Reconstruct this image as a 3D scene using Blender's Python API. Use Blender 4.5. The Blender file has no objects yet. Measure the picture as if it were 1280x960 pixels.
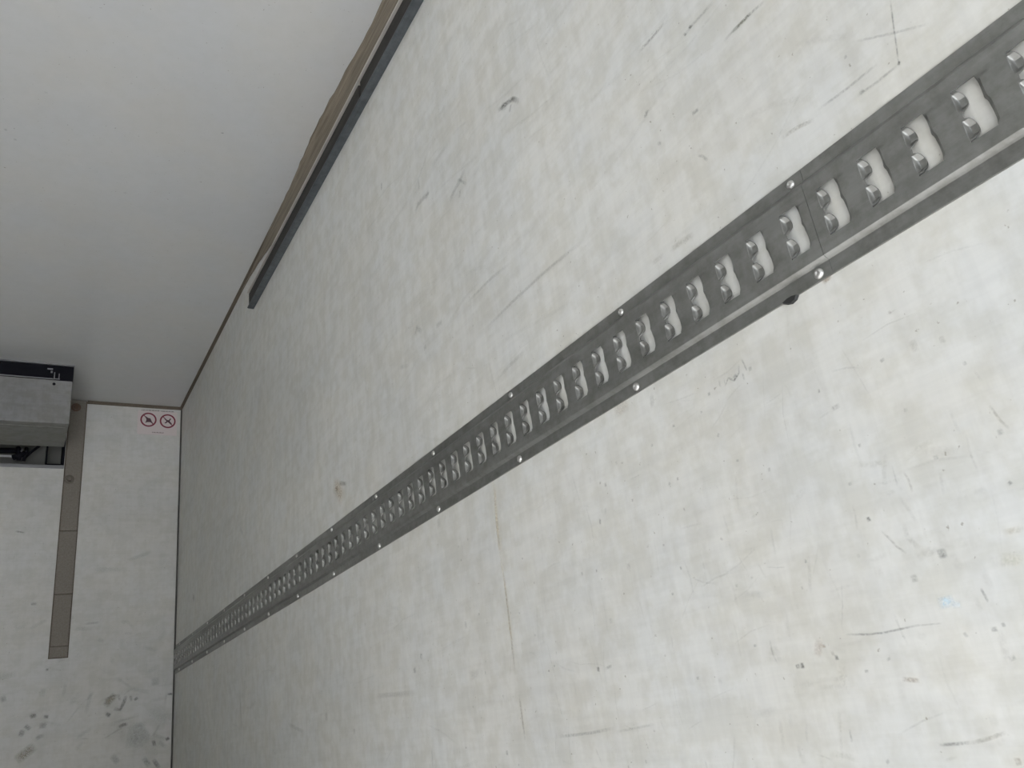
import bpy, bmesh, math, random
from mathutils import Vector, Matrix
from mathutils.geometry import tessellate_polygon

S = bpy.context.scene
# ------------------------------------------------------------------ camera
CAMZ = 0.80
RC = [[0.8545337854753344, -0.5030296113547554, -0.12935694639824727],
      [-0.08971550505296302, -0.3882622957071293, 0.9171714768162612],
      [-0.5115888365027986, -0.7721486902355748, -0.37691280494724444]]
F = 1000.0
cam_d = bpy.data.cameras.new('camera')
cam_d.sensor_width = 36.0
cam_d.lens = F / 1280 * 36
cam_d.clip_start = 0.01
cam = bpy.data.objects.new('camera', cam_d)
S.collection.objects.link(cam)
cam.matrix_world = Matrix.Translation((0, 0, CAMZ)) @ Matrix(RC).transposed().to_4x4()
S.camera = cam

# ------------------------------------------------------------------ room size (metres)
XW = 0.6814          # right side wall
XL = -1.77           # left side wall
YF = 4.1704          # front wall
YR = -1.35           # open rear doorway
ZC = 1.6947 + CAMZ   # ceiling

# ------------------------------------------------------------------ light: overcast daylight through the open rear doors
w = bpy.data.worlds.new('world'); S.world = w; w.use_nodes = True
nt = w.node_tree
bg = nt.nodes['Background']
tc = nt.nodes.new('ShaderNodeTexCoord'); sp = nt.nodes.new('ShaderNodeSeparateXYZ')
rp = nt.nodes.new('ShaderNodeValToRGB')
nt.links.new(tc.outputs['Generated'], sp.inputs[0]); nt.links.new(sp.outputs['Z'], rp.inputs[0])
rp.color_ramp.elements[0].position = 0.24; rp.color_ramp.elements[0].color = (0.06, 0.062, 0.06, 1)
rp.color_ramp.elements[1].position = 0.46; rp.color_ramp.elements[1].color = (0.84, 0.92, 1.04, 1)
nt.links.new(rp.outputs[0], bg.inputs['Color']); bg.inputs['Strength'].default_value = 11
pd = bpy.data.lights.new('doorway_portal', 'AREA'); pd.shape = 'RECTANGLE'
pd.size = XW - XL; pd.size_y = ZC; pd.cycles.is_portal = True
po = bpy.data.objects.new('doorway_portal', pd); S.collection.objects.link(po)
po.location = ((XW + XL) / 2, YR, ZC / 2); po.rotation_euler = (math.pi / 2, 0, 0)
sd = bpy.data.lights.new('sun', 'SUN'); sd.energy = 24; sd.angle = math.radians(1.5); sd.color = (1.0, 0.985, 0.96)
so = bpy.data.objects.new('sun', sd); S.collection.objects.link(so)
so.rotation_euler = Vector((0.0, math.cos(math.radians(34)), -math.sin(math.radians(34)))).to_track_quat('-Z', 'Y').to_euler()
S.view_settings.view_transform = 'Standard'; S.view_settings.look = 'None'
S.view_settings.gamma = 1.0; S.view_settings.use_curve_mapping = False
S.view_settings.exposure = 0.0
S.cycles.max_bounces = 12; S.cycles.diffuse_bounces = 8

# ------------------------------------------------------------------ helpers
def ray(px, py):
    c = ((px - 640) / F, (480 - py) / F, -1.0)
    return Vector([sum(RC[k][i] * c[k] for k in range(3)) for i in range(3)])
def on_wall(px, py):
    d = ray(px, py); d *= XW / d.x; return Vector((XW, d.y, d.z + CAMZ))
def on_front(px, py):
    d = ray(px, py); d *= YF / d.y; return Vector((d.x, YF, d.z + CAMZ))
def on_ceil(px, py):
    d = ray(px, py); d *= (ZC - CAMZ) / d.z; return Vector((d.x, d.y, ZC))

def link(name, me, parent=None, mats=()):
    o = bpy.data.objects.new(name, me); S.collection.objects.link(o)
    for m in mats: me.materials.append(m)
    if parent: o.parent = parent
    return o
def from_bm(name, bm, mats, parent=None, smooth=False):
    me = bpy.data.meshes.new(name)
    bmesh.ops.recalc_face_normals(bm, faces=bm.faces) if smooth is not None else None
    bm.to_mesh(me); bm.free()
    if smooth:
        for p in me.polygons: p.use_smooth = True
    return link(name, me, parent, mats if isinstance(mats, (list, tuple)) else [mats])
def box(bm, a, b, bev=0, mi=0):
    x0, y0, z0 = a; x1, y1, z1 = b
    vs = [bm.verts.new(p) for p in ((x0,y0,z0),(x1,y0,z0),(x1,y1,z0),(x0,y1,z0),(x0,y0,z1),(x1,y0,z1),(x1,y1,z1),(x0,y1,z1))]
    fs = [bm.faces.new([vs[i] for i in q]) for q in ((0,3,2,1),(4,5,6,7),(0,1,5,4),(1,2,6,5),(2,3,7,6),(3,0,4,7))]
    for f in fs: f.material_index = mi
    if bev:
        es = list({e for f in fs for e in f.edges})
        bmesh.ops.bevel(bm, geom=es, offset=bev, segments=2, affect='EDGES', profile=0.5)
def tube(bm, pts, r, n=12, cap=True):
    pts = [Vector(p) for p in pts]; rings = []
    for i, p in enumerate(pts):
        t = (pts[min(i+1, len(pts)-1)] - pts[max(i-1, 0)]).normalized()
        u = t.cross(Vector((0, 0, 1)));
        if u.length < 0.1: u = t.cross(Vector((1, 0, 0)))
        u.normalize(); v = t.cross(u)
        rings.append([bm.verts.new(p + r * (math.cos(a) * u + math.sin(a) * v)) for a in [2*math.pi*k/n for k in range(n)]])
    for a, b in zip(rings, rings[1:]):
        for k in range(n): bm.faces.new((a[k], a[(k+1)%n], b[(k+1)%n], b[k]))
    if cap: bm.faces.new(rings[0][::-1]); bm.faces.new(rings[-1])
def extrude_profile(bm, prof, y0, y1):
    """closed polygon prof [(x,z)] run along Y"""
    a = [bm.verts.new((x, y0, z)) for x, z in prof]; b = [bm.verts.new((x, y1, z)) for x, z in prof]
    n = len(prof)
    for i in range(n): bm.faces.new((a[i], a[(i+1)%n], b[(i+1)%n], b[i]))
    bm.faces.new(a[::-1]); bm.faces.new(b)
def lathe(bm, prof, M, n=16):
    """prof [(r,h)], axis local Z, placed by matrix M"""
    rings = []
    for r, h in prof:
        if r < 1e-6: rings.append([bm.verts.new(M @ Vector((0, 0, h)))])
        else: rings.append([bm.verts.new(M @ Vector((r*math.cos(a), r*math.sin(a), h))) for a in [2*math.pi*k/n for k in range(n)]])
    for a, b in zip(rings, rings[1:]):
        for k in range(n):
            if len(a) == 1 and len(b) == 1: continue
            if len(b) == 1: bm.faces.new((a[k], a[(k+1)%n], b[0]))
            elif len(a) == 1: bm.faces.new((a[0], b[(k+1)%n], b[k]))
            else: bm.faces.new((a[k], a[(k+1)%n], b[(k+1)%n], b[k]))
def empty(name, loc, label, cat, group=None):
    o = bpy.data.objects.new(name, None); S.collection.objects.link(o); o.location = loc
    o.empty_display_size = 0.05
    return tag(o, label, cat, group)
def tag(o, label=None, cat=None, group=None, kind=None):
    for k, v in (('label', label), ('category', cat), ('group', group), ('kind', kind)):
        if v: o[k] = v
    return o
def child(o, root):
    o.parent = root; o.location = -root.location; return o

# ------------------------------------------------------------------ materials
def mat(name, col, rough=0.5, metal=0.0, spec=0.5):
    m = bpy.data.materials.new(name); m.use_nodes = True
    b = m.node_tree.nodes['Principled BSDF']
    b.inputs['Base Color'].default_value = (*col, 1); b.inputs['Roughness'].default_value = rough
    b.inputs['Metallic'].default_value = metal; b.inputs['Specular IOR Level'].default_value = spec
    return m
def N(m, t, **kw):
    n = m.node_tree.nodes.new(t)
    for k, v in kw.items():
        if hasattr(n, k): setattr(n, k, v)
        else: n.inputs[k].default_value = v
    return n
def L(m, a, b): m.node_tree.links.new(a, b)
def ramp(m, src, stops):
    r = N(m, 'ShaderNodeValToRGB'); e = r.color_ramp.elements
    while len(e) < len(stops): e.new(0.5)
    for i, (p, c) in enumerate(stops): e[i].position = p; e[i].color = (*c, 1) if len(c) == 3 else c
    L(m, src, r.inputs[0]); return r
def coords(m, scale):
    t = N(m, 'ShaderNodeTexCoord'); mp = N(m, 'ShaderNodeMapping'); mp.inputs['Scale'].default_value = scale
    L(m, t.outputs['Object'], mp.inputs[0]); return mp.outputs[0]
def mixc(m, fac, a, b, mode='MIX'):
    x = N(m, 'ShaderNodeMix', data_type='RGBA', blend_type=mode)
    if isinstance(fac, float): x.inputs[0].default_value = fac
    else: L(m, fac, x.inputs[0])
    for s, v in ((6, a), (7, b)):
        if isinstance(v, tuple): x.inputs[s].default_value = (*v, 1)
        else: L(m, v, x.inputs[s])
    return x.outputs[2]
def noise(m, scale3, scale=1.0, detail=4, rough=0.55):
    n = N(m, 'ShaderNodeTexNoise'); n.inputs['Scale'].default_value = scale
    n.inputs['Detail'].default_value = detail; n.inputs['Roughness'].default_value = rough
    L(m, coords(m, scale3), n.inputs['Vector']); return n.outputs['Fac']
def bump(m, src, strength, dist):
    b = N(m, 'ShaderNodeBump'); b.inputs['Strength'].default_value = strength; b.inputs['Distance'].default_value = dist
    L(m, src, b.inputs['Height']); L(m, b.outputs[0], m.node_tree.nodes['Principled BSDF'].inputs['Normal'])

def panel_mat(name, col, rough, grime, grain):
    """white glass-fibre panel: soft mottling, fine brushed grime, faint speckle"""
    m = mat(name, col, rough, 0, 0.5); b = m.node_tree.nodes['Principled BSDF']
    big = ramp(m, noise(m, (1, 1, 1), 3.0, 5), [(0.3, (1-grime,)*3), (0.65, (1, 1, 1))])
    streak = ramp(m, noise(m, (6, 5, 70), 1.0, 5, 0.7), [(0.35, (1-grain,)*3), (0.62, (1, 1, 1))])
    vert = ramp(m, noise(m, (60, 60, 5), 1.0, 4, 0.7), [(0.35, (1-grain*0.8,)*3), (0.6, (1, 1, 1))])
    blot = ramp(m, noise(m, (1, 1, 1), 26.0, 4, 0.6), [(0.40, (1-grain*1.4, 1-grain*1.5, 1-grain*1.9)), (0.58, (1, 1, 1))])
    spk = ramp(m, noise(m, (1, 1, 1), 150.0, 2, 0.5), [(0.235, (0.62, 0.60, 0.56)), (0.27, (1, 1, 1))])
    tint = ramp(m, noise(m, (1, 1, 1.3), 4.5, 5, 0.6), [(0.38, (1.0, 0.99, 0.965)), (0.62, (0.98, 0.99, 1.0))])
    c = mixc(m, 1.0, tuple(col), big.outputs[0], 'MULTIPLY')
    c = mixc(m, 1.0, c, tint.outputs[0], 'MULTIPLY')
    for s in (streak, vert, blot, spk): c = mixc(m, 1.0, c, s.outputs[0], 'MULTIPLY')
    L(m, c, b.inputs['Base Color'])
    bump(m, noise(m, (1, 1, 1), 5.0, 2), 0.12, 0.004)
    return m
M_side = panel_mat('white_side_panel', (0.66, 0.655, 0.63), 0.42, 0.08, 0.065)
M_left = panel_mat('low_bounce_panel', (0.40, 0.40, 0.39), 0.5, 0.1, 0.06)  # unseen left side, base colour darkened to cut bounced light
M_front = panel_mat('white_front_panel', (0.51, 0.505, 0.49), 0.5, 0.08, 0.05)
M_ceil = panel_mat('white_ceiling_panel', (0.48, 0.48, 0.475), 0.16, 0.03, 0.012)

def mark_mat():
    """dirt and scratches worn into a panel; colour and strength stored on the mesh, soft ragged edges"""
    m = bpy.data.materials.new('scuff_marks'); m.use_nodes = True
    b = m.node_tree.nodes['Principled BSDF']; b.inputs['Roughness'].default_value = 0.6
    at = N(m, 'ShaderNodeAttribute'); at.attribute_name = 'mark'
    L(m, at.outputs['Color'], b.inputs['Base Color'])
    uv = N(m, 'ShaderNodeUVMap'); uv.uv_map = 'UVMap'; s = N(m, 'ShaderNodeSeparateXYZ'); L(m, uv.outputs[0], s.inputs[0])
    def tent(sock, k):
        a = N(m, 'ShaderNodeMath', operation='SUBTRACT'); a.inputs[0].default_value = 1; L(m, sock, a.inputs[1])
        q = N(m, 'ShaderNodeMath', operation='MULTIPLY'); L(m, sock, q.inputs[0]); L(m, a.outputs[0], q.inputs[1])
        r = N(m, 'ShaderNodeMath', operation='MULTIPLY', use_clamp=True); L(m, q.outputs[0], r.inputs[0]); r.inputs[1].default_value = k
        return r.outputs[0]
    def mul(a, c):
        r = N(m, 'ShaderNodeMath', operation='MULTIPLY'); L(m, a, r.inputs[0]); L(m, c, r.inputs[1]); return r.outputs[0]
    n = ramp(m, noise(m, (1, 1, 1), 260.0, 3, 0.7), [(0.36, (0.25,)*3), (0.6, (1, 1, 1))])
    al = mul(mul(tent(s.outputs[0], 5.0), tent(s.outputs[1], 4.2)), mul(n.outputs[0], at.outputs['Alpha']))
    L(m, al, b.inputs['Alpha'])
    return m
M_mark = mark_mat()

def steel(name, dark, light, rough, metal, stretch=(30, 1.5, 30)):
    m = mat(name, light, rough, metal); b = m.node_tree.nodes['Principled BSDF']
    c = ramp(m, noise(m, stretch, 1.0, 6, 0.7), [(0.3, dark), (0.7, light)])
    c2 = ramp(m, noise(m, (1, 1, 1), 45.0, 5, 0.65), [(0.32, (0.72, 0.71, 0.69)), (0.6, (1, 1, 1))])
    L(m, mixc(m, 1.0, c.outputs[0], c2.outputs[0], 'MULTIPLY'), b.inputs['Base Color'])
    r = ramp(m, noise(m, (20, 4, 20), 1.0, 4), [(0.3, (rough-0.08,)*3), (0.7, (rough+0.1,)*3)])
    L(m, r.outputs[0], b.inputs['Roughness'])
    return m
M_rail = steel('zinc_rail', (0.20, 0.20, 0.19), (0.30, 0.30, 0.285), 0.36, 0.65)
M_rivet = mat('bright_rivet', (0.58, 0.57, 0.55), 0.35, 0.8)
M_blue = steel('galvanised_channel', (0.085, 0.095, 0.105), (0.155, 0.17, 0.182), 0.5, 0.6)
M_dark = steel('channel_shade', (0.012, 0.010, 0.009), (0.035, 0.03, 0.026), 0.7, 0.0)  # near-black stands in for shade inside the channel
M_edge = mat('bare_lit_edge', (0.60, 0.57, 0.52), 0.4, 0.5)  # bare metal, made paler for the light on the lip

def seal_mat(name, a, b_):
    m = mat(name, a, 0.75); b = m.node_tree.nodes['Principled BSDF']
    c = ramp(m, noise(m, (160, 5, 160), 1.0, 5, 0.7), [(0.3, a), (0.7, b_)])
    L(m, c.outputs[0], b.inputs['Base Color']); return m
M_seal = seal_mat('brown_sealant', (0.10, 0.082, 0.058), (0.25, 0.21, 0.16))
M_bead = seal_mat('corner_sealant', (0.065, 0.052, 0.038), (0.12, 0.095, 0.07))
M_gap = mat('dark_joint', (0.07, 0.065, 0.06), 0.8)
M_strip = seal_mat('grey_brown_strip', (0.135, 0.12, 0.10), (0.19, 0.172, 0.148))
M_boltrust = mat('rusty_bolt', (0.12, 0.078, 0.055), 0.7, 0.2)
M_boltgrey = mat('dull_bolt', (0.13, 0.115, 0.095), 0.65, 0.3)
M_case = panel_mat('unit_casing', (0.21, 0.21, 0.212), 0.55, 0.12, 0.10)
M_under = panel_mat('unit_underside', (0.20, 0.20, 0.19), 0.6, 0.15, 0.10)
M_black = mat('black_grille', (0.008, 0.008, 0.011), 0.7, 0, 0.05)
M_alu = mat('thin_metal_lip', (0.20, 0.20, 0.21), 0.5, 0.5)
M_pipe = mat('grey_pipe', (0.33, 0.33, 0.34), 0.5, 0.2)
M_niche = mat('niche_grey', (0.13, 0.13, 0.12), 0.7)
M_floor = mat('floor_grey', (0.36, 0.36, 0.36), 0.6)
M_ground = mat('concrete_yard', (0.42, 0.41, 0.39), 0.9)
M_paper = mat('sticker_paper', (0.51, 0.45, 0.445), 0.5)
M_ring = mat('sticker_ring', (0.15, 0.012, 0.03), 0.5)
M_ink = mat('sticker_ink', (0.055, 0.02, 0.03), 0.5)
M_halo = mat('sticker_red', (0.50, 0.17, 0.20), 0.5)
M_tape = mat('black_rubber', (0.02, 0.02, 0.02), 0.6)

# ------------------------------------------------------------------ marks worn into panels
def add_marks(me_obj, marks, to3d, normal, mat_index, gain=0.6):
    """marks: (points px, width m, strength, colour). Adds soft strips 0.25 mm proud of the panel to its own mesh."""
    bm = bmesh.new(); bm.from_mesh(me_obj.data)
    uvl = bm.loops.layers.uv.get('UVMap') or bm.loops.layers.uv.new('UVMap')
    cl = bm.loops.layers.float_color.get('mark') or bm.loops.layers.float_color.new('mark')
    n = Vector(normal)
    for k, (pts, wd, st, col) in enumerate(marks):
        P = [p if isinstance(p, Vector) else to3d(*p) for p in pts]
        if len(P) == 1: P = [P[0] - Vector((0, 0, wd/2)), P[0] + Vector((0, 0, wd/2))]
        off = n * (0.00025 + 0.000004 * (k % 50))
        ls = []
        tot = 0; acc = [0]
        for a, b in zip(P, P[1:]): tot += (b-a).length; acc.append(tot)
        for i, p in enumerate(P):
            t = (P[min(i+1, len(P)-1)] - P[max(i-1, 0)]).normalized()
            s = t.cross(n).normalized() * wd / 2
            ls.append((bm.verts.new(p - s + off), bm.verts.new(p + s + off)))
        for i in range(len(P)-1):
            f = bm.faces.new((ls[i][0], ls[i+1][0], ls[i+1][1], ls[i][1])); f.material_index = mat_index
            us = (acc[i]/tot, acc[i+1]/tot, acc[i+1]/tot, acc[i]/tot)
            for lp, u, v in zip(f.loops, us, (0, 0, 1, 1)):
                lp[uvl].uv = (0.02 + u*0.96, v); lp[cl] = (*col, st*gain)
    bm.to_mesh(me_obj.data); bm.free()

# ------------------------------------------------------------------ structure
T = 0.08
def slab(name, a, b, mats, kind='structure'):
    bm = bmesh.new(); box(bm, a, b); o = from_bm(name, bm, mats); return tag(o, kind=kind)
floor_ = slab('floor', (XL-T, YR, -T), (XW+T, YF+0.3, 0), [M_floor])
ceil_ = slab('ceiling', (XL-T, YR, ZC), (XW+T, YF+0.3, ZC+T), [M_ceil, M_mark])
wr = slab('wall_right', (XW, YR, 0), (XW+T, YF+0.3, ZC), [M_side, M_mark])
wl = slab('wall_left', (XL-T, YR, 0), (XL, YF+0.3, ZC), [M_left])
HX0, HX1, HZ0, HZ1 = -1.25, 0.161, 1.357+CAMZ, 1.62+CAMZ
bm = bmesh.new()
box(bm, (XL, YF, 0), (XW, YF+0.3, HZ0)); box(bm, (XL, YF, HZ1), (XW, YF+0.3, ZC))
box(bm, (XL, YF, HZ0), (HX0, YF+0.3, HZ1)); box(bm, (HX1, YF, HZ0), (XW, YF+0.3, HZ1))
box(bm, (HX0, YF+0.12, HZ0), (HX1, YF+0.3, HZ1), mi=2)
wf = tag(from_bm('wall_front', bm, [M_front, M_mark, M_niche]), kind='structure')
gr = slab('ground', (-14, -22, -1.2), (14, YR+0.4, -1.1), [M_ground])

DK, GY, TAN, YEL, BLU, BRN = (0.07,0.07,0.07), (0.28,0.28,0.27), (0.34,0.30,0.22), (0.62,0.50,0.28), (0.58, 0.76, 0.90), (0.42,0.30,0.20)
side = [
 ([(622,139),(632,130),(641,123.5),(648,126),(647,130)], .012, .85, DK), ([(637,141),(639,130)], .007, .6, DK), ([(626,136),(634,131)], .016, .35, GY),
 ([(519,266),(523,255),(530,247),(537,238)], .014, .5, GY), ([(523,224),(524,238)], .010, .3, GY), ([(532,250),(536,240)], .012, .4, DK),
 ([(562,252),(568,238),(575,226),(581,212)], .014, .5, GY), ([(572,224),(583,230)], .008, .5, GY), ([(574,248),(576,236)], .008, .4, GY),
 ([(540,208),(560,180)], .012, .2, GY), ([(477,228),(477,238)], .008, .7, DK),
 ([(799,65),(817,45),(830,29)], .006, .5, GY), ([(855,46),(864,33),(876,20),(892,2)], .006, .45, GY), ([(855,45),(857,41)], .008, .7, DK), ([(862,36),(864,31)], .008, .6, DK),
 ([(905,52),(917,38),(926,29),(936,19),(957,0)], .005, .6, GY), ([(916,40),(928,28),(939,16)], .007, .75, (0.2,0.2,0.13)),
 ([(865,143),(874,136)], .007, .6, GY), ([(806,148),(810,136)], .008, .6, GY), ([(872,194),(878,195),(885,201)], .005, .5, GY), ([(822,179),(827,180)], .006, .5, GY),
 ([(1113,0),(1118,38),(1123,75),(1125,82)], .0022, .75, GY), ([(1065,53),(1115,42),(1165,29)], .0035, .35, GY), ([(1125,76),(1123,82)], .004, .7, DK),
 ([(1022,138),(1060,110),(1097,80)], .004, .45, GY), ([(977,173),(998,159),(1018,150)], .006, .45, TAN), ([(1072,120),(1095,104),(1123,81)], .004, .45, GY),
 ([(1057,71.5)], .004, .7, DK), ([(1075,118),(1080,112)], .006, .4, GY), ([(838,313),(850,304),(868,292)], .010, .4, TAN), ([(815,330),(830,318)], .008, .25, TAN),
 ([(610,408),(640,378),(680,341),(730,300)], .008, .4, GY), ([(585,378),(612,350),(636,330)], .008, .35, GY), ([(620,476),(636,458),(657,438)], .010, .3, GY),
 ([(519,420),(521,410),(528,415)], .016, .45, GY), ([(545,408),(553,402)], .014, .4, GY), ([(530,437),(533,432)], .014, .35, GY), ([(500,460),(512,456)], .012, .3, GY),
 ([(417,604),(421,610),(426,618),(428,630)], .05, .75, (0.62,0.48,0.33)), ([(421,608),(421.5,615)], .02, .8, (0.2,0.14,0.08)), ([(424,603.5),(433,605)], .014, .7, (0.2,0.18,0.14)),
 ([(905,472),(907,482),(910.6,472),(914,474),(918,476),(924,466),(923.5,455)], .0035, .7, GY), ([(917,474),(921,468)], .006, .7, DK), ([(927.5,449),(931,457),(934,464)], .0028, .6, GY), ([(928,466),(931,475)], .003, .5, GY),
 ([(886.7,492.5)], .005, .65, DK), ([(938,461)], .006, .5, GY), ([(899,475),(901,484)], .003, .4, GY),
 ([(617.5,600),(621,650),(625,692)], .010, .62, YEL), ([(625,690),(631,728),(636,770),(644.5,843)], .0065, .7, YEL), ([(649,868),(653,898),(656.5,926)], .006, .6, YEL), ([(622,640),(628,700)], .022, .2, YEL),
 ([(748,836.5)], .007, .9, DK), ([(757,836),(765,832)], .005, .6, GY), ([(757,635),(757,643)], .004, .3, GY), ([(750,648),(750.5,656)], .005, .6, GY), ([(699,921),(740,916),(768,910)], .005, .5, GY), ([(770,915),(820,905)], .004, .3, GY),
 ([(634,941)], .008, .6, GY), ([(607,841)], .006, .4, GY), ([(757,606)], .006, .5, GY), ([(786,708)], .009, .35, GY), ([(764,776)], .008, .3, GY),
 ([(1086,649)], .005, .85, DK), ([(1178,692)], .009, .75, GY), ([(1143,723)], .007, .5, GY), ([(1180,745),(1186,760)], .016, .75, BLU), ([(1190,756),(1202,755)], .007, .4, BLU),
 ([(1057,793),(1085,793),(1105,791),(1150,781)], .0025, .75, GY), ([(1147,782),(1178,779)], .002, .35, GY), ([(1018,808),(1028,812)], .018, .4, (0.62,0.42,0.33)), ([(1027,808),(1033,807)], .004, .6, BRN),
 ([(995,834),(1000,832)], .005, .8, DK), ([(1003,832)], .006, .85, DK), ([(1046,822)], .005, .8, DK), ([(1128,849),(1136,849.5),(1150,851)], .005, .7, BRN),
 ([(1173,931),(1195,930),(1214,928)], .0035, .75, GY), ([(1214,929),(1240,922),(1258,915)], .004, .5, TAN), ([(1226,735),(1231,744),(1236,753)], .003, .65, GY), ([(1242,783),(1244,790)], .006, .6, GY), ([(1253,778),(1256,784)], .004, .5, GY),
 ([(1062,911),(1064,920),(1065,928)], .003, .6, GY), ([(1102,664),(1112,673),(1121,683),(1134,692)], .003, .45, TAN), ([(1130,655),(1135,672),(1150,686)], .006, .25, TAN),
 ([(1273,952)], .006, .7, BRN), ([(1108,954),(1112,950)], .004, .5, GY), ([(1261,824),(1270,821)], .005, .5, GY), ([(1205,790),(1210,797)], .004, .4, GY),
 ([(1140,425),(1146,440)], .008, .3, TAN), ([(1176,420),(1180,430)], .006, .3, TAN), ([(1040,512),(1050,506)], .006, .45, GY), ([(1075,557)], .004, .6, GY), ([(1130,590),(1136,600),(1141,615)], .003, .4, TAN),
 ([(1236,505),(1250,525),(1262,536)], .003, .4, TAN), ([(1251,540)], .006, .4, GY), ([(1250,700),(1280,697)], .012, .35, (0.72,0.68,0.5)), ([(1254,666),(1280,660)], .006, .35, YEL),
 ([(1032,346),(1036,352)], .012, .75, (0.48,0.33,0.22)), ([(768,516),(786,505)], .018, .4, (0.66,0.54,0.42)), ([(815,492),(816,510)], .010, .3, TAN), ([(548,648),(549,660)], .016, .3, TAN),
 ([(300,660),(304,668)], .02, .3, GY), ([(241,744),(243,750)], .03, .5, GY), ([(300,870),(302,910)], .012, .35, GY), ([(306,850),(306,858)], .014, .3, GY), ([(518,834),(519,842)], .014, .6, GY), ([(443,914)], .012, .4, GY), ([(408,896)], .02, .35, GY), ([(527,816),(526,824)], .01, .6, (0.85,0.85,0.85)),
 ([(470,870),(520,866)], .012, .3, GY), ([(360,905),(380,915)], .012, .3, GY), ([(540,935),(541,960)], .008, .3, GY), ([(582,776),(583,786)], .01, .35, GY), ([(588,845),(600,840)], .016, .25, GY),
]
random.seed(11)
def rnd_marks(n, y0, y1, z0, z1, lens, wid, st, cols, vert=0.0):
    out = []
    for _ in range(n):
        y = random.uniform(y0, y1); z = random.uniform(z0, z1); l = random.uniform(*lens)
        a = random.gauss(0, 0.25) + (math.pi/2 if random.random() < vert else 0)
        d = Vector((0, math.cos(a), math.sin(a))) * l/2
        p = Vector((XW, y, z)); b = Vector((0, -d.z, d.y)) * random.uniform(-.12, .12)
        out.append(([p-d, p+b, p+d], random.uniform(*wid), random.uniform(*st), random.choice(cols)))
    return out
z = CAMZ
side += rnd_marks(150, .25, 1.1, z-.15, z+.33, (.01, .07), (.0015, .004), (.06, .22), [GY, TAN, GY], .55)
side += rnd_marks(90, .25, .7, z-.12, z+.18, (.008, .04), (.003, .012), (.05, .2), [TAN, GY, (0.6,0.55,0.42)], .5)
side += rnd_marks(90, .9, 3.6, z-.4, z+.3, (.02, .15), (.003, .010), (.05, .16), [GY, GY, TAN], .4)
side += rnd_marks(80, .3, 1.6, z+.52, z+1.2, (.03, .22), (.003, .010), (.05, .14), [GY, GY, TAN], .05)
side += rnd_marks(50, 1.6, 3.9, z+.55, z+1.5, (.03, .12), (.006, .014), (.04, .12), [GY], .4)
side += rnd_marks(70, .3, 1.3, z-.12, z+.3, (.003, .005), (.003, .006), (.35, .7), [GY, BRN], .5)
add_marks(wr, side, on_wall, (-1, 0, 0), 1)

front = [
 ([(131,883),(137,875),(145,868)], .035, .75, (0.36,0.33,0.25)), ([(142,886),(150,887),(154,880),(158,869)], .018, .7, GY), ([(163,869),(164,877)], .014, .5, GY), ([(169,872),(171,875)], .02, .8, DK),
 ([(132,892),(138,895)], .02, .7, GY), ([(148,909),(154,906),(160,905)], .016, .6, GY), ([(20,951),(30,943),(44,932)], .045, .7, (0.36,0.33,0.27)), ([(148,868),(150,876)], .014, .4, GY),
 ([(37,897),(46,894)], .018, .6, GY), ([(54,896),(61,896)], .018, .65, GY), ([(54,903),(53,911)], .03, .45, GY), ([(31,907),(38,912)], .02, .6, GY), ([(23,916),(31,917)], .03, .5, GY), ([(44,924),(55,918)], .02, .35, GY),
 ([(57,837),(61,837)], .012, .6, GY), ([(158,920),(174,920),(184,912)], .10, .22, (0.36,0.44,0.44)), ([(140,944),(148,954)], .03, .4, GY), ([(209,867.5),(216,867.5)], .012, .8, DK), ([(207,925),(212,922)], .018, .8, DK),
 ([(19,664),(31,666)], .010, .5, GY), ([(38,755),(46,755)], .014, .5, GY), ([(190,930),(195,928)], .03, .5, GY), ([(193,957),(198,953)], .05, .6, GY), ([(180,955),(186,950)], .05, .4, (0.25,0.36,0.36)), ([(116,712),(160,712)], .03, .18, GY), ([(105,780),(125,778)], .012, .3, GY),
 ([(0,875),(8,872)], .03, .4, GY), ([(160,700),(190,690)], .02, .2, GY), ([(130,900),(200,940)], .12, .16, GY), ([(185,885),(210,905)], .1, .16, GY), ([(194,852)], .04, .3, GY),
]
for _ in range(70):
    x = random.uniform(-.25, .65); zz = z + random.uniform(.05, .65) ** 1.0; l = random.uniform(.02, .1); a = random.gauss(.3, .7)
    d = Vector((math.cos(a), 0, math.sin(a))) * l/2; p = Vector((x, YF, zz))
    front.append(([p-d, p+d], random.uniform(.008, .03), random.uniform(.06, .2), random.choice([GY, TAN, GY])))
add_marks(wf, front, on_front, (0, -1, 0), 1, 0.9)
cm = [([(276,166),(280,166.5)], .006, .8, DK), ([(5,162),(9,162)], .012, .4, GY), ([(18,173),(20,176)], .01, .5, GY), ([(155,240),(158,242)], .014, .3, GY), ([(55,115),(60,116)], .008, .3, GY), ([(163,104),(166,105)], .006, .35, GY)]
add_marks(ceil_, cm, on_ceil, (0, 0, -1), 1)

bm = bmesh.new(); box(bm, (XL-T, YR-.06, 2.0), (XW+T, YR-.001, ZC+T), .004)  # unseen header over the doorway, added to hold daylight off the upper walls
tag(from_bm('added_rear_header', bm, [M_left]), kind='structure')
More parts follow.
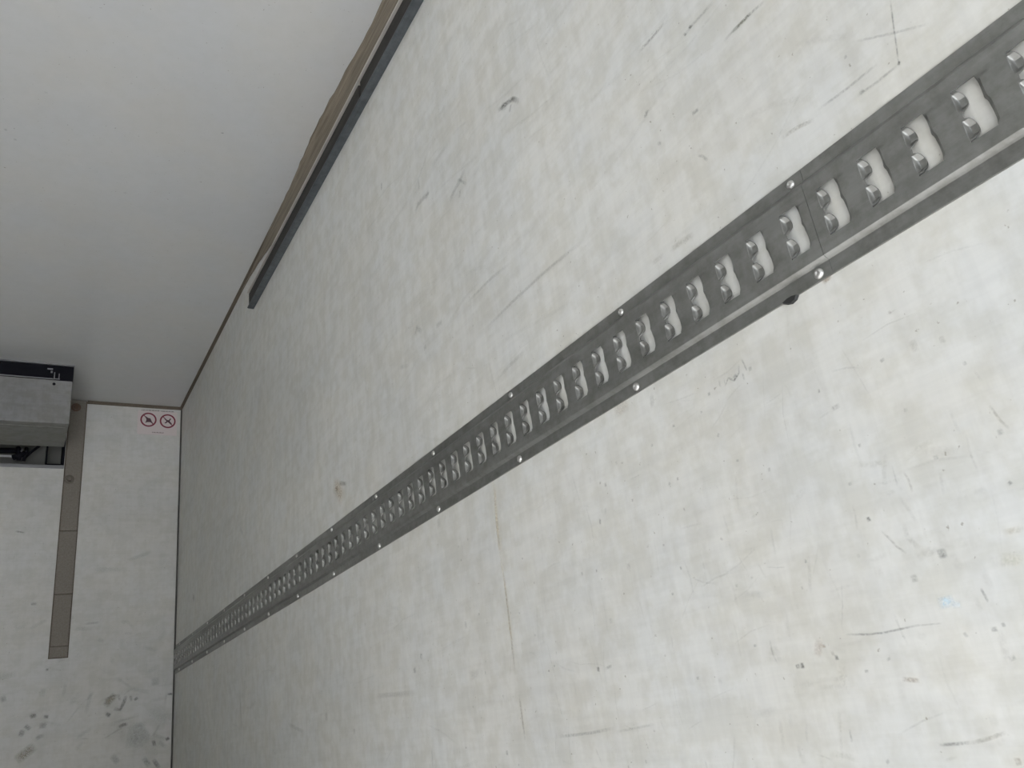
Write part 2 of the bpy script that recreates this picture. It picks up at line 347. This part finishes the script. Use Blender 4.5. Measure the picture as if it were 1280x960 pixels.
# corner sealant
bm = bmesh.new(); r = .007
extrude_profile(bm, [(XW, ZC), (XW-r*1.6, ZC), (XW-r*.9, ZC-r*.6), (XW-r*.3, ZC-r*1.1), (XW, ZC-r*1.6)], YR+.01, YF-.001)
tag(from_bm('trim_1', bm, [M_bead]), kind='structure')
bm = bmesh.new()
for v0, v1 in (((0.24), XW),):
    a = [bm.verts.new((v0, YF-q, ZC-s)) for q, s in ((0,0),(.012,0),(.005,.006),(0,.014))]
    b = [bm.verts.new((v1, YF-q, ZC-s)) for q, s in ((0,0),(.012,0),(.005,.006),(0,.014))]
    for i in range(4): bm.faces.new((a[i], a[(i+1)%4], b[(i+1)%4], b[i]))
    bm.faces.new(a); bm.faces.new(b[::-1])
tag(from_bm('trim_2', bm, [M_bead]), kind='structure')
bm = bmesh.new(); box(bm, (XW-.007, YF-.007, 0.001), (XW-.0002, YF-.0002, ZC-.014), .002)
tag(from_bm('trim_3', bm, [M_gap]), kind='structure')
bm = bmesh.new(); box(bm, (HX0, YF-.006, HZ0-.016), (HX1, YF+.02, HZ0-.0), .0015)
tag(from_bm('trim_4', bm, [M_alu]), kind='structure')

# ------------------------------------------------------------------ slotted load-securing rail
ZB, ZT = .3645+CAMZ, .4930+CAMZ
E1, E2 = .0018, .0082           # flange and raised face, outward from the wall
FB, FT = .3842+CAMZ, .4705+CAMZ  # raised face bottom / top
SB, ST = .4000+CAMZ, .4552+CAMZ  # slot bottom / top
CELL0 = .2165
def sm(t): t = max(0., min(1., t)); return t*t*(3-2*t)
# slot rows: height fraction 0..1, far-side edge offset from slot centre line, near-side edge offset, lobe depth
def far_edge(h):
    if h < .035 or h > .965: return .0112
    def lobe(c, w): t = (h-c)/w; return max(0., 1-t*t)
    l1, l2 = lobe(.235, .215), lobe(.765, .215)
    l = max(l1, l2)
    return .0095 - .0062*math.sqrt(l) if l > 0 else .0098
def near_edge(h):
    return -.0126 + .0019*sm((h-.46)/.12)
def lobe_depth(h):
    g = max(math.exp(-((h-.235)/.145)**4), math.exp(-((h-.765)/.145)**4))
    return .0060*g*sm(h/.10)*sm((1-h)/.10)
HR = [0, .033, .037, .07, .11, .16, .21, .26, .31, .36, .41, .45, .50, .55, .59, .64, .69, .74, .79, .84, .89, .93, .963, .967, 1]
def rail_mesh(y0, ncell, name, parent):
    bm = bmesh.new()
    def V(e, y, z): return bm.verts.new((XW-e, y, z))
    UF = [0, .45, .68, .80, .88, .94, 1]
    def quad(a, b, c, d): 
        bm.faces.new((d, c, b, a))
    for k in range(ncell):
        a = y0 + k*.05; b = a+.05; c = a + .0248
        if k == 0: a += .0002
        if k == ncell-1: b -= .0002
        yn0 = c + near_edge(0); yf0 = c + far_edge(0)
        ys = [a, yn0-.0032, yn0] + [yf0 + (c+.0122-yf0)*t for t in UF] + [b]
        # flanges, slopes and plain face rows
        def rowstrip(p, q):
            (e0, z0), (e1, z1) = p, q
            r0 = [V(e0, y, z0) for y in ys]; r1 = [V(e1, y, z1) for y in ys]
            for i in range(len(ys)-1): quad(r0[i], r0[i+1], r1[i+1], r1[i])
        prof = [(.0002, ZB), (E1, ZB+.0004), (E1, FB-.0034), (E1+.0012, FB-.0028), (E2-.001, FB-.0004), (E2, FB+.0008), (E2, SB-.001), (E2, SB)]
        for p, q in zip(prof, prof[1:]): rowstrip(p, q)
        prof = [(E2, ST), (E2, ST+.001), (E2, FT-.0008), (E2-.001, FT+.001), (E1+.001, FT+.0058), (E1, FT+.0068), (E1, ZT-.0004), (.0002, ZT)]
        for p, q in zip(prof, prof[1:]): rowstrip(p, q)
        # slot rows
        prevF = prevN = None
        for h in HR:
            zz = SB + h*(ST-SB); yf = c + far_edge(h); yn = c + near_edge(h); ld = lobe_depth(h)
            Fv = []
            for t in UF:
                y = yf + (c+.0122-yf)*t
                dd = max(0., min(1., (y-(c+.0036))/.0082))
                Fv.append(V(E2 - ld*(1-dd**7), y, zz))
            Fv.append(V(E2, b, zz))
            Nv = [V(E2, a, zz), V(E2, yn-.0032, zz), V(E2 - (.0016 + .0018*(ld/.0062)) * sm(h/.1)*sm((1-h)/.1), yn, zz)]
            if prevF:
                for i in range(len(Fv)-1): quad(prevF[i], prevF[i+1], Fv[i+1], Fv[i])
                for i in range(2): quad(prevN[i], prevN[i+1], Nv[i+1], Nv[i])
            prevF, prevN = Fv, Nv
    bmesh.ops.remove_doubles(bm, verts=bm.verts, dist=.00002)
    me = bpy.data.meshes.new(name); bm.to_mesh(me); bm.free()
    for p in me.polygons: p.use_smooth = True
    me.set_sharp_from_angle(angle=math.radians(22))
    uses = {}
    for p in me.polygons:
        for ek in p.edge_keys: uses[ek] = uses.get(ek, 0) + 1
    for e in me.edges:
        if uses.get(e.key, 0) == 1: e.use_edge_sharp = True
    o = link(name, me, None, [M_rail])
    sol = o.modifiers.new('thickness', 'SOLIDIFY'); sol.thickness = .0014; sol.offset = -1
    return child(o, parent)
def rivet_mesh(r, h):
    bm = bmesh.new()
    prof = [(r*1.0, 0), (r, h*.25), (r*.86, h*.62), (r*.6, h*.88), (r*.34, h), (r*.30, h*.8), (0, h*.78)]
    lathe(bm, prof, Matrix.Rotation(-math.pi/2, 4, 'Y'), 14)
    bmesh.ops.recalc_face_normals(bm, faces=bm.faces)
    me = bpy.data.meshes.new('rivet'); bm.to_mesh(me); bm.free(); me.materials.append(M_rivet)
    for p in me.polygons: p.use_smooth = True
    return me
R_low, R_up = rivet_mesh(.0058, .0036), rivet_mesh(.0050, .0032)
rail_secs = [(-.7835, 24, 'nearest length of grey slotted load rail, running out at the right edge'),
             (.4165, 60, 'long middle section of the grey slotted load rail crossing the white wall'),
             (3.4165, 15, 'short far section of the grey slotted load rail ending at the front wall corner')]
rv = [.4320 + .30088*k for k in range(-4, 13)]
for y0, n, lab in rail_secs:
    root = empty('slotted_load_rail', (XW, y0, ZB), lab, 'rail', 'slotted load rail sections on the right wall')
    rail_mesh(y0, n, 'slotted_plate', root)
    for y in rv:
        if y0+.004 < y < y0 + n*.05-.004:
            for me, zz in ((R_low, .3728), (R_up, .4838)):
                o = bpy.data.objects.new('rivet', me); S.collection.objects.link(o)
                o.location = Vector((XW-E1+.0001, y, zz+CAMZ)) - root.location; o.parent = root

# black rubber scrap under the rail
bm = bmesh.new()
ps = [(.462, .3645), (.4655, .3605), (.472, .3590), (.4785, .3612), (.4835, .3645), (.476, .3660), (.468, .3660)]
a = [bm.verts.new((XW-.0002, y, zz+CAMZ)) for y, zz in ps]; b = [bm.verts.new((XW-.0040, .4725+(y-.4725)*.85, zz+CAMZ+.0004)) for y, zz in ps]
for i in range(len(ps)): bm.faces.new((a[i], a[(i+1)%7], b[(i+1)%7], b[i]))
bm.faces.new(a); bm.faces.new(b[::-1])
tag(from_bm('rubber_scrap', bm, [M_tape]), 'small black scrap sticking out under the slotted rail near its first joint', 'scrap')

# ------------------------------------------------------------------ ceiling-side channel
CB, CH, CD = 1.512+CAMZ, .068, .023
def channel(y0, y1, label, root_name='channel_rail'):
    root = empty(root_name, (XW, y0, CB), label, 'rail', 'steel channel sections below the ceiling')
    X = XW-.0005; o_ = X-CD
    bm = bmesh.new()   # body: back web, bottom flange with upturned lip
    extrude_profile(bm, [(X, CB), (X, CB+CH), (X-.002, CB+CH), (X-.002, CB+.003), (o_+.003, CB+.003), (o_+.003, CB+.0045), (o_, CB+.0045), (o_, CB+.001), (o_+.001, CB)], y0, y1)
    child(from_bm('lower_flange', bm, [M_blue]), root)
    bm = bmesh.new()   # filler block, the shade inside the channel put into its colour
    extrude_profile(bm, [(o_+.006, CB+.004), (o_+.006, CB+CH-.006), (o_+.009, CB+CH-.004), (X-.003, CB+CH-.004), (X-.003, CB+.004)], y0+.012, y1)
    child(from_bm('inner_shade', bm, [M_dark]), root)
    bm = bmesh.new()   # upper flange, lip colour lightened for the light it catches
    extrude_profile(bm, [(X-.002, CB+CH), (X-.002, CB+CH-.002), (o_+.003, CB+CH-.002), (o_+.002, CB+CH-.004), (o_, CB+CH-.004), (o_-.001, CB+CH-.003), (o_-.001, CB+CH)], y0-.0, y1)
    child(from_bm('upper_lip', bm, [M_edge]), root)
    return root
channel(1.520, 2.692, 'far piece of the ceiling-side steel channel, ending in an open cut end on the wall')
channel(-.60, 1.5185, 'near piece of the ceiling-side steel channel, running out at the top of the picture')

# sealant smeared along ceiling and wall above the channel
bm = bmesh.new()
keys = [(4.0, .003, .003), (2.9, .004, .006), (2.75, .006, .016), (2.6, .007, .030), (2.45, .010, .055), (2.3, .011, .085), (2.12, .014, .104), (2.0, .019, .111), (1.89, .024, .113), (1.75, .022, .113), (1.65, .020, .113), (1.5, .013, .113), (1.4, .012, .113), (1.3, .014, .113), (1.0, .018, .113), (.4, .014, .113), (-.6, .016, .113)]
def key(y):
    for (a, p, q), (b, r_, s_) in zip(keys, keys[1:]):
        if a >= y >= b:
            t = (a-y)/(a-b); return p+(r_-p)*t, q+(s_-q)*t
random.seed(4); prev = None; y = 2.9; nn = 0
while y > -.6:
    cx, hz = key(y); jx = cx*(1+random.uniform(-.10, .10)); jz = hz*(1+random.uniform(-.03, .03)) if hz < .10 else hz
    P = [(XW-.0002, ZC-.0002), (XW-jx, ZC-.0002), (XW-jx*.85, ZC-.0022), (XW-min(jx*.5, .008), ZC-min(.010, jz*.6)), (XW-.004, ZC-jz*.55), (XW-.0030, ZC-jz*.97), (XW-.0002, ZC-jz)]
    ring = [bm.verts.new((px, y, pz)) for px, pz in P]
    if prev:
        for i in range(len(P)): bm.faces.new((prev[i], prev[(i+1)%len(P)], ring[(i+1)%len(P)], ring[i]))
    else: bm.faces.new(ring)
    prev = ring; y -= .03
bm.faces.new(prev[::-1])
tag(from_bm('sealant_smear', bm, [M_seal], smooth=True), 'brown streaky band of old sealant between the ceiling and the steel channel', 'sealant')

# ------------------------------------------------------------------ front wall cover strip
X0, X1 = .1665, .2358
Zs = [.4788, .5262, .7516, 1.0397, 1.6935]
root = empty('cover_strip', ((X0+X1)/2, YF, Zs[0]+CAMZ), 'vertical grey brown cover strip on the white front wall beside the cooling unit', 'cover strip')
bm = bmesh.new()
for i in range(4):
    lap = .0012*i
    box(bm, (X0+.0008*(i % 2), YF-.006-lap, Zs[i]+CAMZ+(.001 if i else 0)), (X1-.0008*(i % 2), YF-.0002, Zs[i+1]+CAMZ-.003 if i < 3 else Zs[i+1]+CAMZ), .001)
child(from_bm('strip_face', bm, [M_strip]), root)
bm = bmesh.new()
box(bm, (X0-.004, YF-.0022, Zs[0]+CAMZ-.004), (X1+.004, YF-.0003, Zs[-1]+CAMZ), .0008)
child(from_bm('sealant_edge', bm, [M_bead]), root)
for (bx, bz, m_, lab) in ((.1915, 1.6545, M_boltrust, 'rusty orange bolt head'), (.1870, 1.2870, M_boltgrey, None)):
    bm = bmesh.new(); R_ = Matrix.Translation((bx, YF-.0096, bz+CAMZ)) @ Matrix.Rotation(math.pi/2, 4, 'X')
    lathe(bm, [(.0215, 0), (.021, .003), (.016, .0045), (.014, .0045)], R_, 24)
    lathe(bm, [(.0135, .0035), (.0135, .010), (.0105, .0125), (0, .0128)], R_, 6)
    o = child(from_bm('bolt', bm, [m_]), root)
    if lab: o['label'] = lab

# ------------------------------------------------------------------ warning sticker
c0, c1, c2, c3 = on_front(172.5, 512.5), on_front(221.5, 516), on_front(172.5, 542.5), on_front(221.5, 545)
sx0, sx1 = c0.x, c1.x; sz1 = (c0.z+c1.z)/2; sz0 = (c2.z+c3.z)/2
W_, H_ = sx1-sx0, sz1-sz0
root = empty('warning_sticker', ((sx0+sx1)/2, YF, sz0), 'white sticker with two red ringed prohibition signs in the front wall corner', 'sticker')
bm = bmesh.new(); box(bm, (sx0, YF-.0012, sz0), (sx1, YF-.0002, sz1), .0003)
child(from_bm('backing', bm, [M_paper]), root)
def flat_poly(pts, dep, m_, name):
    bm = bmesh.new()
    a = [bm.verts.new((x, YF-.0011-dep, zz)) for x, zz in pts]; b = [bm.verts.new((x, YF-.0010, zz)) for x, zz in pts]
    for tri in tessellate_polygon([[Vector((x, zz, 0)) for x, zz in pts]]):
        bm.faces.new([a[i] for i in tri])
    n = len(pts)
    for i in range(n): bm.faces.new((a[i], b[i], b[(i+1)%n], a[(i+1)%n]))
    return child(from_bm(name, bm, [m_]), root)
def ring(cx, cz, r0, r1, dep, m_, name):
    bm = bmesh.new(); n = 40
    rr = [[bm.verts.new((cx+r*math.cos(2*math.pi*k/n), YF-d, cz+r*math.sin(2*math.pi*k/n))) for k in range(n)] for r, d in ((r1, .001), (r1, .0012+dep), (r0, .0012+dep), (r0, .001))]
    for a, b in zip(rr, rr[1:]):
        for k in range(n): bm.faces.new((a[k], a[(k+1)%n], b[(k+1)%n], b[k]))
    return child(from_bm(name, bm, [m_]), root)
def px(u, v):   # position on the sticker, from the enlarged view of it
    p = on_front(165+u/19.69, 505+v/19.69); return (p.x, p.z)
for (u, v, s) in ((405, 388, 0), (878, 425, 1)):
    cx, cz = px(u, v); R0 = .0385
    ring(cx, cz, R0*.80, R0, .0003, M_ring, 'prohibition_ring')
    bm = bmesh.new()   # diagonal bar
    a = math.radians(135); d = Vector((math.cos(a), 0, math.sin(a)))*R0*.82; q = Vector((d.z, 0, -d.x)).normalized()*.0022
    cc = Vector((cx, YF-.0014, cz)); f = [cc-d-q, cc+d-q, cc+d+q, cc-d+q]
    vs = [bm.verts.new(p) for p in f]; vb = [bm.verts.new(p+Vector((0, .0003, 0))) for p in f]
    bm.faces.new(vs)
    for i in range(4): bm.faces.new((vs[i], vb[i], vb[(i+1)%4], vs[(i+1)%4]))
    child(from_bm('diagonal_bar', bm, [M_ring]), root)
def P2(pts): return [px(*p) for p in pts]
flat_poly(P2([(330,300),(400,345),(450,355),(470,395),(490,440),(515,470),(495,475),(440,448),(370,448),(320,468),(345,420),(355,380),(330,330)]), .0004, M_ink, 'pictogram')
flat_poly(P2([(790,335),(850,395),(905,400),(945,350),(960,375),(925,425),(985,495),(950,505),(880,445),(830,480),(795,470),(850,425),(800,375)]), .0004, M_ink, 'pictogram')
def textline(u0, v0, u1, v1, hgt, n, name):
    bm = bmesh.new(); random.seed(int(u0))
    for i in range(n):
        t0 = (i+.12)/n; t1 = (i+.88)/n
        (xa, za), (xb, zb) = px(u0+(u1-u0)*t0, v0+(v1-v0)*t0), px(u0+(u1-u0)*t1, v0+(v1-v0)*t1)
        h = hgt*random.uniform(.75, 1)
        box(bm, (xa, YF-.0014, za-h/2), (xb, YF-.0010, za-h/2+h*.28)); box(bm, (xa, YF-.0014, za), (xa+(xb-xa)*.35, YF-.0010, za+h/2)); box(bm, (xa, YF-.0014, za-h/2), (xa+(xb-xa)*.35, YF-.001, za))
        if i % 2: box(bm, (xa+(xb-xa)*.65, YF-.0014, za-h/2), (xb, YF-.001, za+h/2))
    child(from_bm(name, bm, [M_ink]), root)
textline(235, 150, 670, 172, .0055, 12, 'printed_line'); textline(715, 180, 1040, 195, .0055, 9, 'printed_line'); textline(490, 697, 780, 712, .0055, 8, 'printed_line')

# ------------------------------------------------------------------ evaporator unit on the front wall
UX0, UX1, UY0, UY1 = -1.24, .150, 3.747, 4.055
ZP0, ZP1 = 1.410+CAMZ, 1.6125+CAMZ
root = empty('cooling_unit', ((UX0+UX1)/2, UY0, ZP0), 'grey boxed cooling unit with black top band hanging under the ceiling on the front wall', 'cooling unit')
bm = bmesh.new(); box(bm, (UX0, UY0, ZP0), (UX1, UY0+.003, ZP1), .0012)
fp = child(from_bm('front_panel', bm, [M_case]), root)
bm = bmesh.new(); lathe(bm, [(.0065, 0), (.006, .002), (0, .0022)], Matrix.Translation((.0792, UY0, 1.6125+CAMZ-.0185)) @ Matrix.Rotation(math.pi/2, 4, 'X'), 16)
o = from_bm('panel_hole', bm, [M_black]); o.parent = fp; o.location = (0, 0, 0)  # black disc in place of a hole, its dark inside put into the colour
bm = bmesh.new(); box(bm, (UX0, UY0+.0035, ZP0), (UX1, UY1, ZP0+.004), .001)
box(bm, (UX0+.01, UY0+.045, ZP0-.0025), (UX1-.012, UY1-.03, ZP0))
child(from_bm('underside_panel', bm, [M_under]), root)
bm = bmesh.new(); box(bm, (UX1-.003, UY0+.0035, ZP0+.0045), (UX1, UY1, ZP1), .0008); box(bm, (UX0, UY0+.0035, ZP0+.0045), (UX0+.003, UY1, ZP1), .0008)
box(bm, (UX0+.003, UY1-.003, ZP0+.0045), (UX1-.003, UY1, ZP1))
child(from_bm('side_casing', bm, [M_case]), root)
bm = bmesh.new(); box(bm, (UX0, UY0+.010, ZP1+.0005), (UX1+.002, UY1-.02, ZC-.0065), .002)
tb = child(from_bm('black_top_band', bm, [M_black]), root)
bm = bmesh.new(); box(bm, (UX0, UY0+.002, ZC-.006), (UX1+.004, UY0+.012, ZC-.0008), .001)
child(from_bm('top_edge', bm, [M_alu]), root)
bm = bmesh.new(); box(bm, (UX0, UY0+.004, ZP1+.006), (UX1-.075, UY0+.0095, ZP1+.0105), .001)
child(from_bm('trim_rod', bm, [M_alu]), root)
bm = bmesh.new()
box(bm, (.048, UY0+.002, ZC-.030), (.070, UY0+.0098, ZC-.025), .001); box(bm, (.062, UY0+.004, ZC-.045), (.070, UY0+.0098, ZC-.036), .001)
box(bm, (.076, UY0+.002, ZP1+.006), (.080, UY0+.0098, ZP1+.040), .001); box(bm, (.094, UY0+.004, ZP1+.012), (.098, UY0+.0098, ZP1+.036), .001)
box(bm, (.080, UY0+.004, ZP1+.008), (.100, UY0+.0098, ZP1+.011))
child(from_bm('latch', bm, [M_alu]), root)

# pipes in the wall opening below the unit
def fpt(u, v, dy=.03):   # enlarged view of the opening -> point on a plane dy behind the wall face
    d = ray(u/14.22, 540+v/14.22); d *= (YF+dy)/d.y; return Vector((d.x, d.y, d.z+CAMZ))
p0, p1 = fpt(-60, 418), fpt(330, 440)
root = empty('drain_pipe', (p0.x-.6, YF+.03, p0.z), 'thin grey drain pipe with black clamp in the wall opening under the cooling unit', 'pipe')
bm = bmesh.new(); tube(bm, [(HX0+.002, YF+.03, p0.z), p0, fpt(170, 428), fpt(300, 436)], .0062)
child(from_bm('pipe', bm, [M_pipe], smooth=True), root)
bm = bmesh.new(); tube(bm, [(HX0+.002, YF+.045, p0.z+.028), fpt(-60, 330, .045), fpt(300, 335, .045)], .0125)
child(from_bm('insulated_pipe', bm, [M_black], smooth=True), root)
bm = bmesh.new()
a = fpt(320, 400, .012); tube(bm, [fpt(230, 455, .01), fpt(330, 420, .0), fpt(450, 380, .01)], .013, 10); tube(bm, [fpt(320, 280, .02), fpt(340, 350, .005), fpt(330, 500, .005)], .010, 10)
tube(bm, [fpt(470, 290, .02), fpt(470, 360, .005), fpt(420, 510, .005)], .008, 10)
child(from_bm('clamp', bm, [M_black], smooth=True), root)
bm = bmesh.new(); tube(bm, [fpt(400, 300, .0), fpt(375, 345, -.005)], .004, 8)
child(from_bm('clamp_screw', bm, [M_alu], smooth=True), root)
bm = bmesh.new(); tube(bm, [fpt(440, 460, .03), fpt(560, 350, .03), fpt(690, 255, .03), fpt(800, 150, .03)], .006, 10)
tag(from_bm('diagonal_strut', bm, [M_black], smooth=True), 'thin black rod slanting up behind the cooling unit to the right of the pipe clamp', 'rod')
a, b = fpt(835, 250, .02), fpt(1140, 550, .02)
bm = bmesh.new()
zt_ = HZ1-.01; zb_ = HZ0+.0005
box(bm, (a.x, YF+.012, zb_), (a.x+.006, YF+.118, zt_)); box(bm, (.150, YF+.002, zb_), (.1605, YF+.118, zt_))
box(bm, (a.x+.0062, YF+.012, zb_), (.1498, YF+.02, zb_+.010))
o = from_bm('mounting_frame', bm, [M_black])
tag(o, 'black metal frame at the right end of the wall opening under the cooling unit', 'frame')
